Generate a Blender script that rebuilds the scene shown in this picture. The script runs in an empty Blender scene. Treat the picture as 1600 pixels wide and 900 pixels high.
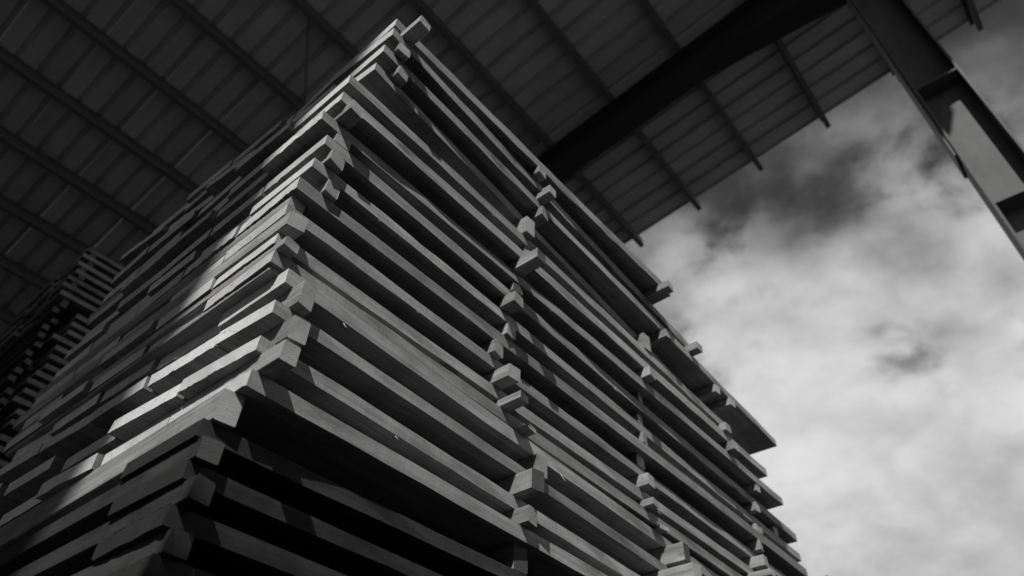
import bpy, math, random
from mathutils import Matrix, Vector

random.seed(11)
scene = bpy.context.scene
COL = scene.collection

# ------------------------------------------------------------------ camera
# right-handed world: X along the boards of the stack, Y into the shed, Z up;
# the camera stands at the origin of X and Y, 1.6 m above the ground
CAMZ = 1.6
F_PX = 1090.4                       # focal length in pixels of a 1600 px wide frame
Rm = ((0.63595589, -0.77128923, 0.02594277),
      (0.54029299, 0.42098429, -0.72859846),
      (0.55103865, 0.47737318, 0.6844496))
cam_d = bpy.data.cameras.new('camera')
cam = bpy.data.objects.new('camera', cam_d)
COL.objects.link(cam)
right, up, back = Vector(Rm[0]), -Vector(Rm[1]), -Vector(Rm[2])
M = Matrix((right, up, back)).transposed().to_4x4()
M.translation = (0, 0, CAMZ)
cam.matrix_world = M
cam_d.sensor_width = 36.0
cam_d.lens = F_PX / 1600 * 36.0
cam_d.clip_start = 0.02
cam_d.clip_end = 6000
cam_d.dof.use_dof = True
cam_d.dof.focus_distance = 1.5
cam_d.dof.aperture_fstop = 3.2
scene.camera = cam
scene.render.engine = 'CYCLES'

# ------------------------------------------------------------------ light
SUN_TO = Vector((-0.80, -0.47, 1.0)).normalized()      # direction towards the sun
SUN_EL = math.asin(SUN_TO.z)
sun_d = bpy.data.lights.new('sun', 'SUN')
sun_d.energy = 4.9
sun_d.angle = math.radians(0.5)
sun_d.color = (1, 0.99, 0.975)
sun = bpy.data.objects.new('sun', sun_d)
sun.rotation_euler = SUN_TO.to_track_quat('Z', 'Y').to_euler()
sun.location = (-20, -20, 30)
COL.objects.link(sun)

world = bpy.data.worlds.new('World')
scene.world = world
world.use_nodes = True
wt = world.node_tree
wt.nodes.clear()


def wn(t, **kw):
    n = wt.nodes.new(t)
    for k, v in kw.items():
        setattr(n, k, v)
    return n


def wmath(op, a, b=None, clamp=False):
    n = wn('ShaderNodeMath', operation=op)
    n.use_clamp = clamp
    for i, v in enumerate((a, b)):
        if v is None:
            continue
        if isinstance(v, (int, float)):
            n.inputs[i].default_value = v
        else:
            wt.links.new(v, n.inputs[i])
    return n.outputs[0]


sky = wn('ShaderNodeTexSky', sky_type='NISHITA')
sky.sun_disc = False
sky.sun_elevation = SUN_EL
sky.sun_rotation = math.atan2(SUN_TO.x, SUN_TO.y)
sep_sky = wn('ShaderNodeSeparateColor')
wt.links.new(sky.outputs[0], sep_sky.inputs[0])
sky_red = sep_sky.outputs[0]                     # monochrome film behind a red filter: blue sky goes dark
tc = wn('ShaderNodeTexCoord')
sep = wn('ShaderNodeSeparateXYZ')
wt.links.new(tc.outputs['Generated'], sep.inputs[0])
zz = wmath('MAXIMUM', sep.outputs[2], 0.0)
den = wmath('ADD', zz, 0.25)
cx = wmath('DIVIDE', sep.outputs[0], den)
cy = wmath('DIVIDE', sep.outputs[1], den)
comb = wn('ShaderNodeCombineXYZ')
wt.links.new(cx, comb.inputs[0])
wt.links.new(cy, comb.inputs[1])
comb.inputs[2].default_value = 3.7


def wnoise(scale, detail, rough, dist=0.0, off=(0, 0, 0)):
    mp = wn('ShaderNodeMapping')
    mp.inputs['Location'].default_value = off
    wt.links.new(comb.outputs[0], mp.inputs[0])
    n = wn('ShaderNodeTexNoise')
    n.inputs['Scale'].default_value = scale
    n.inputs['Detail'].default_value = detail
    n.inputs['Roughness'].default_value = rough
    n.inputs['Distortion'].default_value = dist
    wt.links.new(mp.outputs[0], n.inputs['Vector'])
    return n.outputs['Fac']


def wramp(v, lo, hi, smooth=True):
    m = wn('ShaderNodeMapRange', interpolation_type='SMOOTHSTEP' if smooth else 'LINEAR')
    m.inputs[1].default_value = lo
    m.inputs[2].default_value = hi
    wt.links.new(v, m.inputs[0])
    return m.outputs[0]


CLOUD_OFF = (-9.4, 2.8, 0.0)
big = wnoise(1.5, 5, 0.5, 0.05, CLOUD_OFF)
fine = wnoise(4.2, 6, 0.52, 0.1, (-5.3, 1.3, 0))
# cloud cover thickens towards the horizon
cover = wmath('SUBTRACT', wmath('ADD', wmath('ADD', big, wmath('MULTIPLY', fine, 0.45)), 0.64),
              wmath('MULTIPLY', zz, 1.55))
mask = wramp(cover, 0.17, 0.50)
# ragged breaks in the cover, fewer where it is thick near the horizon
HOLE_OFF = (4.2, 0.6, 0.0)
hole = wramp(wnoise(4.6, 6, 0.55, 0.25, HOLE_OFF), 0.50, 0.66)
mask = wmath('MULTIPLY', mask, wmath('SUBTRACT', 1.0, wmath('MULTIPLY', hole, wramp(cover, 0.52, 0.32))))
shade = wramp(wmath('ADD', wmath('MULTIPLY', wnoise(2.3, 4, 0.5, 0.1, (9.0, 5.0, 0)), 0.6),
                    wmath('MULTIPLY', wnoise(6.5, 6, 0.55, 0.2, (3.0, 8.0, 0)), 0.4)), 0.33, 0.66)
cloud = wmath('ADD', 7.2, wmath('MULTIPLY', shade, 5.6))
inv = wmath('SUBTRACT', 1.0, mask)
tot = wmath('ADD', wmath('MULTIPLY', cloud, mask), wmath('MULTIPLY', wmath('MULTIPLY', sky_red, 0.9), inv))
bgn = wn('ShaderNodeBackground')
bgn.inputs['Strength'].default_value = 0.06
cc = wn('ShaderNodeCombineColor')
for i in range(3):
    wt.links.new(tot, cc.inputs[i])
wt.links.new(cc.outputs[0], bgn.inputs['Color'])
wo = wn('ShaderNodeOutputWorld')
wt.links.new(bgn.outputs[0], wo.inputs[0])

scene.view_settings.view_transform = 'Standard'
scene.view_settings.look = 'None'
scene.view_settings.exposure = 0.0
scene.view_settings.gamma = 1.0
scene.view_settings.use_curve_mapping = False


# ------------------------------------------------------------------ materials
def mat(name):
    m = bpy.data.materials.new(name)
    m.use_nodes = True
    t = m.node_tree
    t.nodes.clear()
    out = t.nodes.new('ShaderNodeOutputMaterial')
    b = t.nodes.new('ShaderNodeBsdfPrincipled')
    t.links.new(b.outputs[0], out.inputs[0])
    return m, t, b


class NT:
    def __init__(self, t):
        self.t = t

    def n(self, typ, **kw):
        n = self.t.nodes.new(typ)
        for k, v in kw.items():
            setattr(n, k, v)
        return n

    def put(self, sock, v):
        if isinstance(v, (int, float)):
            sock.default_value = v
        elif isinstance(v, tuple):
            sock.default_value = v
        else:
            self.t.links.new(v, sock)

    def math(self, op, a, b=0.0, clamp=False):
        n = self.n('ShaderNodeMath', operation=op)
        n.use_clamp = clamp
        self.put(n.inputs[0], a)
        self.put(n.inputs[1], b)
        return n.outputs[0]

    def noise(self, vec, scale, detail=4, rough=0.55, dist=0.0):
        n = self.n('ShaderNodeTexNoise')
        n.inputs['Scale'].default_value = scale
        n.inputs['Detail'].default_value = detail
        n.inputs['Roughness'].default_value = rough
        n.inputs['Distortion'].default_value = dist
        self.put(n.inputs['Vector'], vec)
        return n.outputs['Fac']

    def scale(self, vec, s):
        n = self.n('ShaderNodeVectorMath', operation='MULTIPLY')
        self.put(n.inputs[0], vec)
        n.inputs[1].default_value = s
        return n.outputs[0]

    def rng(self, v, a, b, c, d, smooth=False):
        n = self.n('ShaderNodeMapRange')
        if smooth:
            n.interpolation_type = 'SMOOTHSTEP'
        self.put(n.inputs[0], v)
        for i, q in enumerate((a, b, c, d)):
            self.put(n.inputs[i + 1], q)
        return n.outputs[0]

    def grey(self, v):
        n = self.n('ShaderNodeCombineColor')
        for i in range(3):
            self.put(n.inputs[i], v)
        return n.outputs[0]

    def bump(self, h, strength, dist):
        n = self.n('ShaderNodeBump')
        n.inputs['Strength'].default_value = strength
        n.inputs['Distance'].default_value = dist
        self.put(n.inputs['Height'], h)
        return n.outputs[0]


def wood_vec(N):
    """object coordinates in metres, shifted by a random amount per board"""
    tcn = N.n('ShaderNodeTexCoord')
    oi = N.n('ShaderNodeObjectInfo')
    cb = N.n('ShaderNodeCombineXYZ')
    N.put(cb.inputs[0], N.math('MULTIPLY', oi.outputs['Random'], 37.0))
    N.put(cb.inputs[1], N.math('MULTIPLY', oi.outputs['Random'], 91.0))
    N.put(cb.inputs[2], N.math('MULTIPLY', oi.outputs['Random'], 53.0))
    ad = N.n('ShaderNodeVectorMath', operation='ADD')
    N.put(ad.inputs[0], tcn.outputs['Object'])
    N.put(ad.inputs[1], cb.outputs[0])
    return ad.outputs[0], oi.outputs['Random'], tcn.outputs['Object']


def wood_side(name, base, along='x', wear=1.0):
    """rough-sawn long-grain faces: streaks along the board, saw marks across it, a few stains"""
    m, t, b = mat(name)
    N = NT(t)
    v, rnd, _ = wood_vec(N)
    g = (3.0, 95.0, 95.0) if along == 'x' else (95.0, 3.0, 95.0)
    saw = (420.0, 9.0, 9.0) if along == 'x' else (9.0, 420.0, 9.0)
    grain = N.noise(N.scale(v, g), 1.0, 5, 0.62, 0.4)
    broad = N.noise(N.scale(v, (1.2, 16.0, 16.0) if along == 'x' else (16.0, 1.2, 16.0)), 1.0, 3, 0.5)
    marks = N.noise(N.scale(v, saw), 1.0, 2, 0.5)
    blot = N.noise(v, 9.0, 4, 0.6)
    speck = N.noise(v, 260.0, 2, 0.6)
    # knots: sparse dark ovals drawn out along the grain, with a paler halo of swirling grain
    vo = N.n('ShaderNodeTexVoronoi')
    vo.inputs['Scale'].default_value = 1.0
    N.put(vo.inputs['Vector'], N.scale(v, (3.2, 11.0, 11.0) if along == 'x' else (11.0, 3.2, 11.0)))
    kd = vo.outputs['Distance']
    fig = N.noise(N.scale(v, (2.0, 42.0, 42.0) if along == 'x' else (42.0, 2.0, 42.0)), 1.0, 6, 0.7, 1.2)
    val = N.rng(grain, 0.3, 0.7, 0.74, 1.20)
    val = N.math('MULTIPLY', val, N.rng(fig, 0.35, 0.65, 0.78, 1.18))
    val = N.math('MULTIPLY', val, N.rng(broad, 0.3, 0.7, 0.76, 1.20))
    val = N.math('MULTIPLY', val, N.rng(marks, 0.3, 0.7, 0.88, 1.10))
    val = N.math('MULTIPLY', val, N.rng(blot, 0.3, 0.55, 1.0 - 0.25 * wear, 1.06))
    val = N.math('MULTIPLY', val, N.rng(speck, 0.60, 0.72, 1.0, 0.68))
    val = N.math('MULTIPLY', val, N.rng(kd, 0.05, 0.14, 0.42, 1.0, True))
    val = N.math('MULTIPLY', val, N.rng(N.math('FRACT', N.math('MULTIPLY', rnd, 7.7)), 0.0, 1.0, 0.80, 1.18))
    N.put(b.inputs['Base Color'], N.grey(N.math('MULTIPLY', val, base)))
    b.inputs['Roughness'].default_value = 0.82
    b.inputs['Specular IOR Level'].default_value = 0.25
    h = N.math('ADD', N.math('MULTIPLY', grain, 0.6), N.math('ADD', N.math('MULTIPLY', marks, 0.5), N.math('MULTIPLY', speck, 0.3)))
    N.put(b.inputs['Normal'], N.bump(h, 0.55, 0.0012))
    return m


def wood_end(name, base, across='yz', rings=True):
    """sawn end grain: growth rings about a pith that lies off the board, saw scratches, specks, small checks"""
    m, t, b = mat(name)
    N = NT(t)
    v, rnd, loc = wood_vec(N)
    sp = N.n('ShaderNodeSeparateXYZ')
    N.put(sp.inputs[0], loc)
    a = sp.outputs[1] if across == 'yz' else sp.outputs[0]
    py = N.math('ADD', a, N.math('MULTIPLY', N.math('SUBTRACT', rnd, 0.7), 0.16))
    pz = N.math('ADD', sp.outputs[2], N.rng(N.math('FRACT', N.math('MULTIPLY', rnd, 17.3)), 0, 1, -0.09, 0.05))
    r = N.math('SQRT', N.math('ADD', N.math('MULTIPLY', py, py), N.math('MULTIPLY', pz, pz)))
    wob = N.noise(v, 22.0, 3, 0.5)
    ring = N.math('SINE', N.math('MULTIPLY', N.math('ADD', r, N.math('MULTIPLY', wob, 0.012)), 1500.0))
    scratch = N.noise(N.scale(v, (60.0, 60.0, 420.0)), 1.0, 3, 0.6)
    speck = N.noise(v, 230.0, 3, 0.65)
    blot = N.noise(v, 26.0, 4, 0.6)
    val = N.rng(ring, -1, 1, 0.95 if rings else 0.98, 1.03)
    val = N.math('MULTIPLY', val, N.rng(scratch, 0.3, 0.7, 0.94, 1.05))
    val = N.math('MULTIPLY', val, N.rng(speck, 0.60, 0.72, 1.0, 0.66))
    val = N.math('MULTIPLY', val, N.rng(blot, 0.25, 0.62, 0.88, 1.04))
    ang = N.math('MULTIPLY', N.math('FRACT', N.math('MULTIPLY', rnd, 5.1)), 3.1)
    line = N.math('ADD', N.math('MULTIPLY', py, N.math('SINE', ang)), N.math('MULTIPLY', pz, N.math('COSINE', ang)))
    line = N.math('ADD', line, N.math('MULTIPLY', N.math('SUBTRACT', N.noise(v, 45.0, 3, 0.6), 0.5), 0.05))
    crk = N.math('ABSOLUTE', N.math('SUBTRACT', N.math('FRACT', N.math('MULTIPLY', line, 24.0)), 0.5))
    open_ = N.rng(N.noise(v, 14.0, 2, 0.5), 0.50, 0.62, 0.0, 1.0)
    crk = N.math('MULTIPLY', N.rng(crk, 0.0, 0.035, 1.0, 0.0), open_)
    val = N.math('MULTIPLY', val, N.rng(crk, 0.0, 1.0, 1.0, 0.35))
    dirt = N.noise(v, 7.0, 5, 0.65)
    val = N.math('MULTIPLY', val, N.rng(dirt, 0.36, 0.60, 0.82, 1.04))
    val = N.math('MULTIPLY', val, N.rng(rnd, 0.0, 1.0, 0.80, 1.12))
    N.put(b.inputs['Base Color'], N.grey(N.math('MULTIPLY', val, base)))
    b.inputs['Roughness'].default_value = 0.9
    b.inputs['Specular IOR Level'].default_value = 0.2
    h = N.math('ADD', N.math('MULTIPLY', scratch, 0.7), N.math('ADD', N.math('MULTIPLY', speck, 0.6), N.math('MULTIPLY', ring, 0.06)))
    N.put(b.inputs['Normal'], N.bump(h, 0.6, 0.0012))
    return m


def metal(name, base, rough=0.55, var=0.2, streak=(0.6, 0.6, 0.6), metallic=0.0):
    m, t, b = mat(name)
    N = NT(t)
    tcn = N.n('ShaderNodeTexCoord')
    v = tcn.outputs['Object']
    a = N.noise(N.scale(v, streak), 3.0, 5, 0.6)
    c = N.noise(v, 30.0, 4, 0.6)
    val = N.math('MULTIPLY', N.rng(a, 0.25, 0.75, 1 - var, 1 + var), N.rng(c, 0.3, 0.7, 0.92, 1.06))
    N.put(b.inputs['Base Color'], N.grey(N.math('MULTIPLY', val, base)))
    b.inputs['Roughness'].default_value = rough
    b.inputs['Metallic'].default_value = metallic
    b.inputs['Specular IOR Level'].default_value = 0.2
    N.put(b.inputs['Normal'], N.bump(c, 0.12, 0.002))
    return m


WOOD = wood_side('sawn_wood', 0.235)
WOOD_END = wood_end('sawn_end_grain', 0.60)
STICK = wood_side('stick_wood', 0.26, along='y')
STICK_END = wood_end('stick_end_grain', 0.30, across='xz')
STICK_DARK = wood_end('weathered_shaded_stick_end', 0.07, across='xz')  # weathered ends, and painted shade on the stick ends of the lowest pack
DARKER = wood_side('darker_wood', 0.12, wear=1.4)  # darker version of the sawn wood, for the stack behind
DARKER_END = wood_end('darker_end_grain', 0.16)
DARKENED = wood_side('shade_darkened_wood', 0.026, wear=1.8)  # deep shade over the lowest pack is put into this wood colour
DARKENED_END = wood_end('shade_darkened_end_grain', 0.028)
DARKENED_STICK = wood_side('shade_darkened_stick_wood', 0.03, along='y', wear=1.8)
SHEET = metal('roof_sheet_metal', 0.46, 0.6, 0.3, (0.5, 0.25, 0.4))
STEEL = metal('painted_steel', 0.12, 0.55, 0.2)
DARKSTEEL = metal('dark_frame_paint', 0.03, 0.6, 0.2)
COLUMN = metal('column_paint', 0.085, 0.6, 0.35, (1.2, 1.2, 0.5))
CLAD = metal('wall_cladding', 0.08, 0.6, 0.15)


def ground_mat(name, base):
    m, t, b = mat(name)
    N = NT(t)
    tcn = N.n('ShaderNodeTexCoord')
    v = tcn.outputs['Object']
    a = N.noise(v, 0.35, 5, 0.6)
    c = N.noise(v, 14.0, 6, 0.65)
    d = N.noise(v, 160.0, 3, 0.6)
    val = N.math('MULTIPLY', N.rng(a, 0.3, 0.7, 0.75, 1.2), N.rng(c, 0.3, 0.7, 0.85, 1.12))
    val = N.math('MULTIPLY', val, N.rng(d, 0.3, 0.7, 0.9, 1.1))
    N.put(b.inputs['Base Color'], N.grey(N.math('MULTIPLY', val, base)))
    b.inputs['Roughness'].default_value = 0.9
    N.put(b.inputs['Normal'], N.bump(N.math('ADD', c, d), 0.4, 0.004))
    return m


YARD = ground_mat('yard_asphalt', 0.032)
BOUNCE_SLAB = ground_mat('bounce_slab_concrete', 0.10)


# ------------------------------------------------------------------ object helpers
def mesh(name, verts, faces, mats, idx=None):
    me = bpy.data.meshes.new(name)
    me.from_pydata(verts, [], faces)
    for m in mats:
        me.materials.append(m)
    if idx:
        me.polygons.foreach_set('material_index', idx)
    me.update()
    return me


def link(name, me, parent=None, loc=(0, 0, 0), rot=(0, 0, 0), **props):
    o = bpy.data.objects.new(name, me)
    COL.objects.link(o)
    o.location = loc
    o.rotation_euler = rot
    if parent is not None:
        o.parent = parent
    for k, v in props.items():
        o[k] = v
    return o


def thing(name, label, cat, loc=(0, 0, 0), group=None):
    o = link(name, None, None, loc)
    o.empty_display_size = 0.3
    o['label'] = label
    o['category'] = cat
    if group:
        o['group'] = group
    return o


def box_data(x0, x1, y0, y1, z0, z1, off=0):
    v = [(x0, y0, z0), (x1, y0, z0), (x1, y1, z0), (x0, y1, z0),
         (x0, y0, z1), (x1, y0, z1), (x1, y1, z1), (x0, y1, z1)]
    f = [(0, 3, 2, 1), (4, 5, 6, 7), (0, 1, 5, 4), (1, 2, 6, 5), (2, 3, 7, 6), (3, 0, 4, 7)]
    return v, [tuple(i + off for i in q) for q in f]


def boxes(name, lst, m):
    V, Fc = [], []
    for b in lst:
        v, f = box_data(*b, off=len(V))
        V += v
        Fc += f
    return mesh(name, V, Fc, [m])


def board_mesh(L, w, t, side, end, jag=0.0, n=7, rnd=random, stations=0):
    """a sawn board, x 0..L, y 0..w, z 0..t; the x=0 end is sawn with torn fibres along its lower and upper arrises"""
    ring = []
    for k in range(n + 1):                      # lower arris, y rising
        y = w * k / n
        if 0 < k < n:
            y += rnd.uniform(-0.3, 0.3) * w / n
        ring.append([y, 0.0])
    for k in range(n + 1):
        y = w * (1 - k / n)
        ring.append([y, t])
    m = len(ring)
    sl = rnd.uniform(-0.005, 0.005)             # the saw cut is never quite square
    st = rnd.uniform(-0.06, 0.06)
    V = []
    for i, (y, z) in enumerate(ring):
        x = sl * (y / w - 0.5) + st * z
        zz_ = z
        if jag:
            if z == 0.0:
                if rnd.random() < 0.55:
                    zz_ = z + (rnd.random() ** 3.0) * 0.005 * jag
                x += rnd.uniform(-1, 1) * 0.0012 * jag
            else:
                x += rnd.uniform(-1, 1) * 0.0006 * jag
        V.append((x, y, zz_))
    # second ring just behind the cut, so that torn notches stay short
    d = 0.012
    for (y, z) in ring:
        V.append((d + sl * (y / w - 0.5) + st * z, y, z))
    # further back: four corners per station; a long board bows a little and its sawn arrises wander
    st_x = [L * (k + 1) / (stations + 1) for k in range(stations)] + [L]
    ph = rnd.uniform(0, 6)
    for q, xs in enumerate(st_x):
        last = q == len(st_x) - 1
        e = (lambda a_: 0.0) if (last or not stations) else (lambda a_: rnd.uniform(-a_, a_))
        bow = 0.0018 * math.sin(ph + xs * 2.1) if (stations and not last) else 0.0
        chip = 0.004 if (stations and not last and rnd.random() < 0.12) else 0.0
        V += [(xs, bow + e(.0012) + chip, abs(e(.0014)) + chip), (xs, w, 0), (xs, w, t), (xs, bow + e(.0012), t - abs(e(.0014)))]
    Fc, ix = [], []
    Fc.append(tuple(range(m - 1, -1, -1)))
    ix.append(1)
    for i in range(m):
        j = (i + 1) % m
        Fc.append((i, j, m + j, m + i))
        ix.append(0)
    c0, c1, c2, c3 = 2 * m, 2 * m + 1, 2 * m + 2, 2 * m + 3
    low = [m + k for k in range(n + 1)]
    upr = [m + n + 1 + k for k in range(n + 1)]
    Fc.append(tuple([*reversed(low)] + [c0, c1])); ix.append(0)
    Fc.append(tuple([*reversed(upr)] + [c2, c3])); ix.append(0)
    Fc.append((low[-1], upr[0], c2, c1)); ix.append(0)
    Fc.append((upr[-1], low[0], c0, c3)); ix.append(0)
    for q in range(stations):
        a0, b0 = 2 * m + 4 * q, 2 * m + 4 * q + 4
        for i in range(4):
            j = (i + 1) % 4
            Fc.append((a0 + j, a0 + i, b0 + i, b0 + j)); ix.append(0)
    z0 = 2 * m + 4 * stations
    Fc.append((z0, z0 + 3, z0 + 2, z0 + 1)); ix.append(1)
    return mesh('board', V, [tuple(reversed(q)) for q in Fc], [side, end], ix)


def plain_board(L, w, t, side, end):
    V, Fc = box_data(0, L, 0, w, 0, t)
    return mesh('board', V, Fc, [side, end], [0, 0, 0, 1, 0, 1])


def stick_mesh(wd, ln, h, side, end, rnd=random):
    """a cross stick, y 0 is its sawn end; slightly out of square, arrises bevelled"""
    b = min(0.0022, h * 0.12)
    a = rnd.uniform(-0.004, 0.004)
    prof = [(-wd / 2 + b, 0), (wd / 2 - b, 0), (wd / 2, b), (wd / 2, h - b), (wd / 2 - b, h), (-wd / 2 + b, h), (-wd / 2, h - b), (-wd / 2, b)]
    V = []
    for x, z in prof:
        V.append((x, a * x / wd * 2 + rnd.uniform(-0.0008, 0.0008), z))
    for x, z in prof:
        V.append((x, ln, z))
    Fc = [tuple(range(8)), tuple(range(15, 7, -1))]
    ix = [1, 1]
    for i in range(8):
        j = (i + 1) % 8
        Fc.append((i, 8 + i, 8 + j, j))
        ix.append(0)
    return mesh('cross_stick', V, Fc, [side, end], ix)


# ------------------------------------------------------------------ ground
GZ = 0.0
link('ground', mesh('ground', [(-2500, -2500, 0), (2500, -2500, 0), (2500, 2500, 0), (-2500, 2500, 0)], [(0, 1, 2, 3)], [YARD]), kind='structure')
link('bounce_slab', boxes('bounce_slab', [(-14.0, -1.5, -12.0, 16.2, -0.1, 0.006)], BOUNCE_SLAB), kind='structure')  # unseen pale slab added to bounce sunlight up to the roof

# ------------------------------------------------------------------ the steel shed
H = 9.0                 # underside of the roof above the camera, at y = 0
K = -0.13348            # fall of the roof per metre of y
Y0, Y1 = -2.60, 16.0    # front edge and back edge of the roof
X0, X1 = -9.0, 7.17     # ends of the roof (the gable verge is X1)
PITCH = math.atan(K)


def roof_z(y):
    return CAMZ + H + K * y


shed = thing('timber_shed', 'open-fronted steel shed whose ribbed metal roof on purlins spans over the board stacks', 'building', (0, 0, 0))
# ribbed roof sheets: every sheet a part, three ribs wide
RP = 0.27


def sheet_mesh(pitch, n, length):
    prof = []
    for k in range(n):
        x = k * pitch
        prof += [(x, 0), (x + pitch - 0.075, 0), (x + pitch - 0.067, 0.045), (x + pitch - 0.010, 0.045)]
    prof.append((n * pitch - 0.001, 0.0))
    V = [(x, 0, z) for x, z in prof] + [(x, length, z) for x, z in prof]
    m = len(prof)
    Fc = [(i, i + 1, m + i + 1, m + i) for i in range(m - 1)]
    return mesh('roof_sheet', V, Fc, [SHEET])


LEN = (Y1 - Y0) / math.cos(PITCH)
sm = sheet_mesh(RP, 3, LEN)
x = X1
k = 0
while x > X0 + 0.01:
    x -= 3 * RP
    link('roof_sheet', sm, shed, (x, Y0, roof_z(Y0) + 0.002 * (k % 2)), (PITCH, 0, 0))
    k += 1
XL = x
# purlins: lipped channels along X, their ends stick out past the verge
PD, PF, PT = 0.20, 0.07, 0.006
pl = 7.25 - XL


def purlin_mesh():
    b = [(0, pl, 0, PT, -PD, 0),                      # web
         (0, pl, PT, PF, -PD, -PD + PT),              # lower flange
         (0, pl, PT, PF, -PT, 0),                     # upper flange
         (0, pl, PF - PT, PF, -PD + PT, -PD + 0.022), # lips
         (0, pl, PF - PT, PF, -0.022, -PT)]
    return boxes('purlin', b, STEEL)


pm = purlin_mesh()
PY = [0.297 + 1.0665 * i for i in range(-2, 15)]
for y in PY:
    link('purlin', pm, shed, (XL, y, roof_z(y) - 0.006), (PITCH, 0, 0))
# rafter of the end frame, with a haunch over the column
RX0, RX1 = 4.76, 5.08
RD = 0.46


def rafter_part(name, x0, x1, ztop, zbot, tap=0.0):
    ys = [Y0 + 0.1, -1.3, -0.9, -0.5, 1.2, Y1 - 0.2]
    extra = [0.0, tap * 0.6, tap, tap, 0.0, 0.0]
    V, Fc = [], []
    for y, e in zip(ys, extra):
        zt = roof_z(y) - ztop
        zb = roof_z(y) - zbot
        if ztop > 0.3:
            zt -= e
        zb -= e
        V += [(x0, y, zb), (x1, y, zb), (x1, y, zt), (x0, y, zt)]
    n = len(ys)
    for i in range(n - 1):
        a, b = 4 * i, 4 * i + 4
        for q in range(4):
            r = (q + 1) % 4
            Fc.append((a + q, b + q, b + r, a + r))
    Fc.append((0, 1, 2, 3))
    Fc.append((4 * n - 1, 4 * n - 2, 4 * n - 3, 4 * n - 4))
    return mesh(name, V, [tuple(reversed(f)) for f in Fc], [DARKSTEEL])


TAP = 0.45
xm = (RX0 + RX1) / 2
rf = link('rafter', rafter_part('rafter', xm - 0.006, xm + 0.006, 0.235, 0.212 + RD - 0.018, TAP), shed)
link('flange', rafter_part('flange', RX0, RX1, 0.212, 0.232), rf)
link('flange', rafter_part('flange', RX0, RX1, 0.212 + RD - 0.018, 0.212 + RD, TAP), rf)
cl = boxes('cleat', [(-0.05, 0.05, -0.012, -0.002, -0.20, -0.01), (-0.05, 0.05, -0.09, -0.012, -0.212, -0.2)], DARKSTEEL)
for y in PY[1:-1]:
    link('cleat', cl, shed, (xm, y, roof_z(y) - 0.006), (PITCH, 0, 0))
# a second frame further in, mostly behind the stack
def frame_far(xc):
    r2 = link('rafter', rafter_part('rafter', xc - 0.006, xc + 0.006, 0.235, 0.212 + RD - 0.018), shed)
    link('flange', rafter_part('flange', xc - 0.16, xc + 0.16, 0.212, 0.232), r2)
    link('flange', rafter_part('flange', xc - 0.16, xc + 0.16, 0.212 + RD - 0.018, 0.212 + RD), r2)


frame_far(-8.4)


def column(xc, ya, yb, ztop, hw):
    """I section, web across Y, flanges at ya (towards the shed) and yb"""
    c = link('column', boxes('column', [(xc - 0.007, xc + 0.007, yb + 0.018, ya - 0.018, 0, ztop)], COLUMN), shed)
    link('flange', boxes('flange', [(xc - hw, xc + hw, ya - 0.018, ya, 0, ztop)], COLUMN), c)
    link('flange', boxes('flange', [(xc - hw, xc + hw, yb, yb + 0.018, 0, ztop)], COLUMN), c)
    return c


ZT = roof_z(-0.7) - 0.212 - RD - TAP
cm = column(xm, -0.535, -0.905, ZT, 0.17)
sp = [(xm - 0.168, xm - 0.008, -0.885, -0.555, z, z + 0.016) for z in (CAMZ + 4.06,)]
for b in sp:
    link('stiffener', boxes('stiffener', [b], COLUMN), cm)
link('stiffener', boxes('stiffener', [(xm - 0.168, xm - 0.008, -0.885, -0.555, CAMZ + 5.62, CAMZ + 5.64)], COLUMN), cm)
# splice plate bolted to the outer face of the inner flange
link('splice_plate', boxes('splice_plate', [(xm - 0.15, xm + 0.15, -0.533, -0.513, CAMZ + 4.70, ZT - 0.1)], STEEL), cm)
link('base_plate', boxes('base_plate', [(xm - 0.25, xm + 0.25, -1.0, -0.44, -0.01, 0.025)], STEEL), cm)
for yc in (7.6, 15.2):
    column(xm, yc + 0.18, yc - 0.18, roof_z(yc) - 0.236 - RD, 0.16)
for yc in (-0.7, 7.6, 15.2):
    column(-8.4, yc + 0.18, yc - 0.18, roof_z(yc) - 0.236 - RD - 0.03, 0.16)
# thin diagonal sag rod between two purlins
def rod(p, q, r, parent):
    p, q = Vector(p), Vector(q)
    d = (q - p)
    u = d.normalized()
    a = u.orthogonal().normalized()
    b = u.cross(a)
    V, Fc = [], []
    for c in (p, q):
        for i in range(8):
            an = i * math.pi / 4
            V.append(tuple(c + a * math.cos(an) * r + b * math.sin(an) * r))
    for i in range(8):
        j = (i + 1) % 8
        Fc.append((i, j, 8 + j, 8 + i))
    Fc += [tuple(range(7, -1, -1)), tuple(range(8, 16))]
    link('sag_rod', mesh('sag_rod', V, Fc, [STEEL]), parent)


rod((1.30, PY[6] + 0.01, roof_z(PY[6]) - 0.14), (2.10, PY[7] + 0.0, roof_z(PY[7]) - 0.14), 0.011, shed)
# sheeted back wall
wm = sheet_mesh(0.30, 4, roof_z(Y1) - 0.05)
wm.name = 'wall_sheet'
wm.materials.clear()
wm.materials.append(CLAD)
x = XL
while x < X1 - 0.6:
    link('wall_sheet', wm, shed, (x, Y1 - 0.12, 0.02), (math.pi / 2, 0, 0))
    x += 1.2

# unseen side wall added to cut skylight on the stack; sheets step with the roof
y = 1.7
while y < Y1 - 1.2:
    ws = sheet_mesh(0.30, 4, roof_z(y + 1.2) - 0.25)
    ws.materials.clear()
    ws.materials.append(CLAD)
    link('wall_sheet', ws, shed, (XL + 0.12, y, 0.02), (math.pi / 2, 0, math.pi / 2))
    y += 1.2

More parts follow.
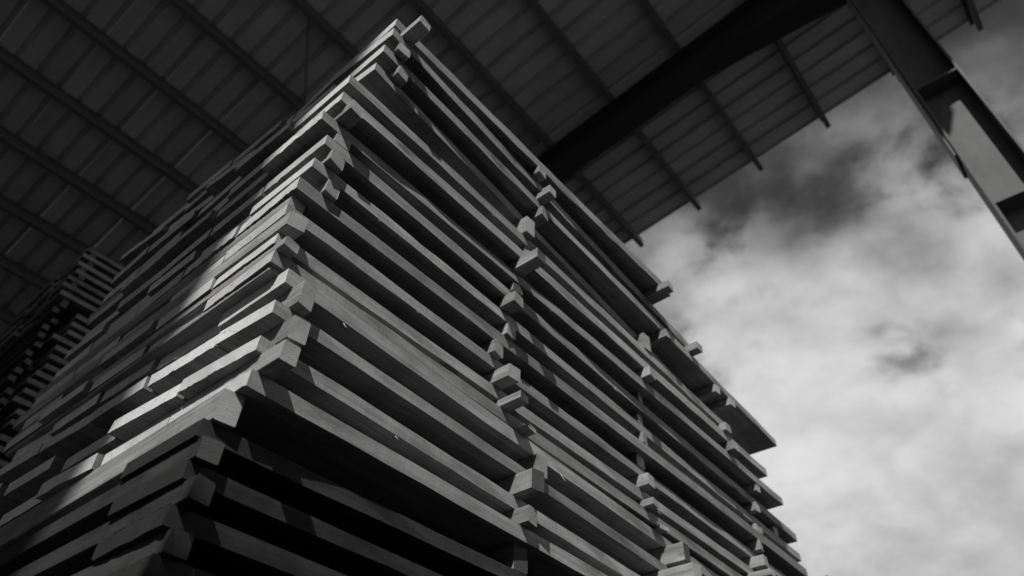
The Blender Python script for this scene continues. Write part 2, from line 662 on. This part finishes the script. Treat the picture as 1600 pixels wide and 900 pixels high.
# ------------------------------------------------------------------ the foreground stack
# one row per layer, top to bottom: z of the middle above the camera, thickness, x of the
# sawn end, y of the long face at that end, skew of the layer, x of the far end
LAYERS = [
    (1.850, .038, .461, .859, -.0249, 1.885),
    (1.780, .035, .457, .851, .0277, 2.15),
    (1.710, .032, .458, .870, .0107, 2.93),
    (1.640, .031, .457, .889, .0469, 2.47),
    (1.537, .033, .414, .908, .0014, 2.38),
    (1.467, .035, .413, .915, -.0069, 2.71),
    (1.395, .031, .395, .945, -.0150, 2.85),
    (1.328, .034, .425, .945, .0053, 3.07),
    (1.257, .031, .423, .964, .0045, 3.11),
    (1.183, .036, .413, .976, -.0053, 3.10),
    (1.106, .031, .416, .990, .0006, 3.20),
    (1.032, .033, .420, 1.001, -.0009, 3.05),
    (0.974, .033, .424, .990, .0048, 3.08),
    (0.926, .035, .454, .964, .0285, 3.02),
    (0.835, .029, .441, .954, .0344, 3.06),
    (0.751, .032, .437, .960, .0321, 3.00),
    (0.676, .034, .442, .954, .0195, 3.08),
    (0.582, .032, .409, .997, -.0154, 3.05),
    (0.512, .030, .415, 1.002, 0.0, 3.06),
]
rl = random.Random(5)
z = 0.512
while z > -CAMZ + 0.26:
    z -= 0.0715
    LAYERS.append((z, 0.033, 0.415 + rl.uniform(-.012, .012), 1.0 + rl.uniform(-.012, .012), rl.uniform(-.004, .004), 3.05 + rl.uniform(-.06, .06)))
# cross sticks: (gap under layer number, x, y of the sawn end)
STICKS = [
    (1, .507, .783), (2, .505, .850), (3, .530, .867), (4, .55, .99), (5, .47, .93), (6, .449, .891), (7, .466, .944), (8, .466, .942),
    (9, .487, .962), (10, .438, 1.00), (11, .437, .966), (12, .441, .965), (13, .448, 1.00), (14, .488, .929), (15, .489, .925),
    (16, .469, .894), (17, .442, .985), (18, .436, .985), (19, .440, .97),
    (1, 1.100, .840), (2, 1.138, .829), (3, 1.148, .868), (4, 1.104, .890), (5, 1.122, .911), (6, 1.100, .846), (7, 1.108, .936),
    (8, 1.087, .915), (9, 1.116, .962), (10, 1.079, .972), (11, 1.110, .943), (12, 1.136, .929), (13, 1.197, .952), (14, 1.262, .968),
    (15, 1.185, .924), (16, 1.191, .944), (17, 1.20, .985), (18, 1.19, .99), (19, 1.2, .98),
    (1, 1.818, .788), (2, 2.125, .846), (3, 1.902, .865), (4, 1.798, .906), (5, 1.80, .92), (6, 1.773, .888), (7, 1.79, .955), (8, 1.799, .970),
    (9, 1.815, .968), (10, 1.807, .990), (11, 1.811, .962), (12, 1.827, .965), (13, 1.894, .980), (14, 1.940, .941), (15, 1.896, .895),
    (16, 1.85, .94), (17, 1.85, .97), (18, 1.85, .98), (19, 1.85, .98),
    (3, 2.331, .889), (3, 2.455, .884), (5, 2.353, .886), (6, 2.377, .881), (7, 2.611, .916), (8, 2.623, .940), (8, 2.874, .975), (9, 2.654, .962),
    (10, 2.630, .960), (11, 2.602, .946), (12, 2.552, .912), (13, 2.6, .97), (14, 2.62, .97), (15, 2.6, .96), (16, 2.6, .96), (17, 2.6, .97), (18, 2.6, .98), (19, 2.6, .98),
    (10, 3.13, .885),
]
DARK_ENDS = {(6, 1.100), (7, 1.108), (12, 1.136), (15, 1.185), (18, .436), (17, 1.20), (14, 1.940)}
for li in range(20, len(LAYERS)):
    for sx in (.44, 1.15, 1.85, 2.6):
        STICKS.append((li, sx + rl.uniform(-.03, .03), 0.985 + rl.uniform(-.03, .02)))

stack = thing('timber_stack', 'tall foreground stack of pale sawn boards laid on cross sticks, sunlit at its near corner', 'timber stack', (1.7, 1.6, 0), 'stacks of sawn boards')
OFF = Vector((1.7, 1.6, 0))
rb = random.Random(23)
BW = 0.235
PACK = 17                           # the layers below this one are the lower pack, with shade put into its colour
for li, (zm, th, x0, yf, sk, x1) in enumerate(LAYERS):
    y = yf
    row = 0
    a = math.atan(sk)
    low_pack = li >= PACK
    while y < yf + 1.12:
        w = BW + rb.uniform(-.012, .012)
        if row == 0 and li in (15, 14, 16):
            w = (0.17, 0.235, 0.25)[li - 14]
        dx = 0.0 if row == 0 else rb.choice((-.014, -.002, -.002, .0, .001, .001, .002, .003, .012, .020))
        if low_pack and row:
            dx += 0.15
        xe = x1 + (0 if row == 0 else rb.uniform(-.03, .03))
        L = xe - x0 - dx
        sd, en = (DARKENED, DARKENED_END) if low_pack else (WOOD, WOOD_END)
        if li < 22:
            me = board_mesh(L, w - 0.004, th, sd, en, jag=rb.choice((0.15, 0.3, 0.6, 1.0)) if li < 21 else 0, n=26 if row < 2 else 9, rnd=rb, stations=24 if row == 0 else 0)
        else:
            me = plain_board(L, w - 0.004, th, sd, en)
        yy = y - yf
        bx = x0 + dx - math.sin(a) * yy
        by = yf + math.cos(a) * yy + math.sin(a) * dx
        bo = link('board', me, stack, (bx - OFF.x, by - OFF.y, CAMZ + zm - th / 2 - OFF.z), (0, 0, a))
        if low_pack:
            bo['label'] = 'board low in the stack, coloured dark for shade'
        y += w + (rb.choice((0, 0, .002, .006)))
        row += 1
for g, sx, ye in STICKS:
    up_, lo = LAYERS[g - 1], LAYERS[g]
    zt = up_[0] - up_[1] / 2 - 0.0006
    zb = lo[0] + lo[1] / 2 + 0.0006
    h = zt - zb
    w = 0.038 + rb.uniform(-.004, .004)
    low_pack = g > PACK
    dk = (g, sx) in DARK_ENDS or low_pack
    me = stick_mesh(w, up_[3] + 1.22 + rb.uniform(-.04, .05) - ye, h, DARKENED_STICK if low_pack else STICK, STICK_DARK if dk else STICK_END, rb)
    link('cross_stick', me, stack, (sx - OFF.x, ye - OFF.y, CAMZ + zb), (0, 0, rb.uniform(-.008, .008)))
# torn splinters hanging from the lower arrises of the long faces: (layer, x, length)
for li, sx, ln in ((14, .60, .020), (14, 1.37, .024), (9, .62, .015), (8, 1.62, .022), (11, .80, .013), (5, .95, .016), (16, .78, .016), (12, 1.9, .018), (7, 1.25, .014)):
    zm, th, x0, yf, sk, x1 = LAYERS[li - 1]
    y = yf + sk * (sx - x0)
    w = .0016
    V = [(-w, 0, 0), (w, 0, 0), (w, .002, 0), (-w, .002, 0)]
    for k, (q, o) in enumerate(((.45, .004), (.8, .009))):
        c = w * (1 - q)
        V += [(.35 * ln * q - c, -o, -ln * q), (.35 * ln * q + c, -o, -ln * q), (.35 * ln * q + c, .0012 - o, -ln * q), (.35 * ln * q - c, .0012 - o, -ln * q)]
    V.append((.42 * ln, -.013, -ln))
    Fc = []
    for k in range(2):
        for i in range(4):
            j = (i + 1) % 4
            Fc.append((4 * k + j, 4 * k + i, 4 * k + 4 + i, 4 * k + 4 + j))
    for i in range(4):
        Fc.append((8 + (i + 1) % 4, 8 + i, 12))
    link('splinter', mesh('splinter', V, Fc, [WOOD_END]), stack, (sx - OFF.x, y + .002 - OFF.y, CAMZ + zm - th / 2 + .003))
# bearers under the stack
zlow = LAYERS[-1][0] - LAYERS[-1][1] / 2 + CAMZ
bm_ = boxes('bearer', [(-0.05, 0.05, 0, 1.3, 0, zlow - 0.001)], DARKENED)
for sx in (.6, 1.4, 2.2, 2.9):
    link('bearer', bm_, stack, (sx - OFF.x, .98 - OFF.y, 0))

# ------------------------------------------------------------------ the stack behind, in the shade
SX, SY, SZ = 0.67, 4.60, 3.56
stack2 = thing('timber_stack', 'dim shaded stack of boards and sticks behind the far left end of the foreground stack', 'timber stack', (SX + 1.4, SY + .6, 0), 'stacks of sawn boards')
O2 = Vector((SX + 1.4, SY + .6, 0))
r2 = random.Random(77)
z = SZ
layer = 0
stuffV, stuffF = [], []
while z > -CAMZ + 0.2:
    gap = 0.037 if layer not in (6, 19) else 0.07
    ex = r2.uniform(-.02, .02) + (0.13 if layer > 6 else 0)
    for row in range(5):
        yy = SY + row * 0.24 + r2.uniform(-.006, .006)
        xx = SX + ex + r2.uniform(-.02, .02)
        if layer < 26:
            link('board', plain_board(2.7 + r2.uniform(-.05, .05), 0.228, 0.033, DARKER, DARKER_END), stack2, (xx - O2.x, yy - O2.y, CAMZ + z - 0.033))
        else:
            v, f = box_data(xx - O2.x, xx + 2.7 - O2.x, yy - O2.y, yy + .228 - O2.y, CAMZ + z - .033, CAMZ + z, off=len(stuffV))
            stuffV += v
            stuffF += f
    for sx in (.05, .75, 1.45, 2.2):
        px = SX + sx + r2.uniform(-.02, .02)
        py = SY - r2.uniform(-.03, .006)
        if layer < 26:
            link('cross_stick', stick_mesh(.04, 1.2, gap - .001, DARKENED_STICK, STICK_DARK, r2), stack2, (px - O2.x, py - O2.y, CAMZ + z - .033 - gap + .0005))
        else:
            v, f = box_data(px - .02 - O2.x, px + .02 - O2.x, py - O2.y, py + 1.2 - O2.y, CAMZ + z - .0325 - gap, CAMZ + z - .0335, off=len(stuffV))
            stuffV += v
            stuffF += f
    z -= 0.033 + gap
    layer += 1
link('lower_boards', mesh('lower_boards', stuffV, stuffF, [DARKER]), stack2, kind='stuff')
zr = CAMZ + z + 0.0
link('bearer', boxes('bearer', [(-.9, -.8, -.55, .65, 0, zr), (.6, .7, -.55, .65, 0, zr)], DARKENED), stack2)

# ------------------------------------------------------------------ unseen stack added behind the camera to shade the lowest boards
TX, TY, TZ = -4.2, -0.55, 3.72
shade_stack = thing('timber_stack', 'unseen stack of boards added behind the camera to shade the foreground stack', 'timber stack', (TX + 2.6, TY - .7, 0), 'stacks of sawn boards')
V, Fc = [], []
z = CAMZ + TZ
while z > 0.16:
    for row in range(5):
        v, f = box_data(-2.6, 2.6, .7 - .24 * row - .232, .7 - .24 * row, z - .034, z, off=len(V))
        V += v
        Fc += f
    for sx in (-2.5, -1.2, 0, 1.2, 2.5):
        v, f = box_data(sx - .02, sx + .02, -.5, .71, z - .071, z - .035, off=len(V))
        V += v
        Fc += f
    z -= .072
link('shade_stack_boards', mesh('shade_stack_boards', V, Fc, [WOOD]), shade_stack, kind='stuff')
link('bearer', boxes('bearer', [(-2, -1.9, -.5, .7, 0, z + .0), (1.9, 2, -.5, .7, 0, z + .0)], DARKENED), shade_stack)
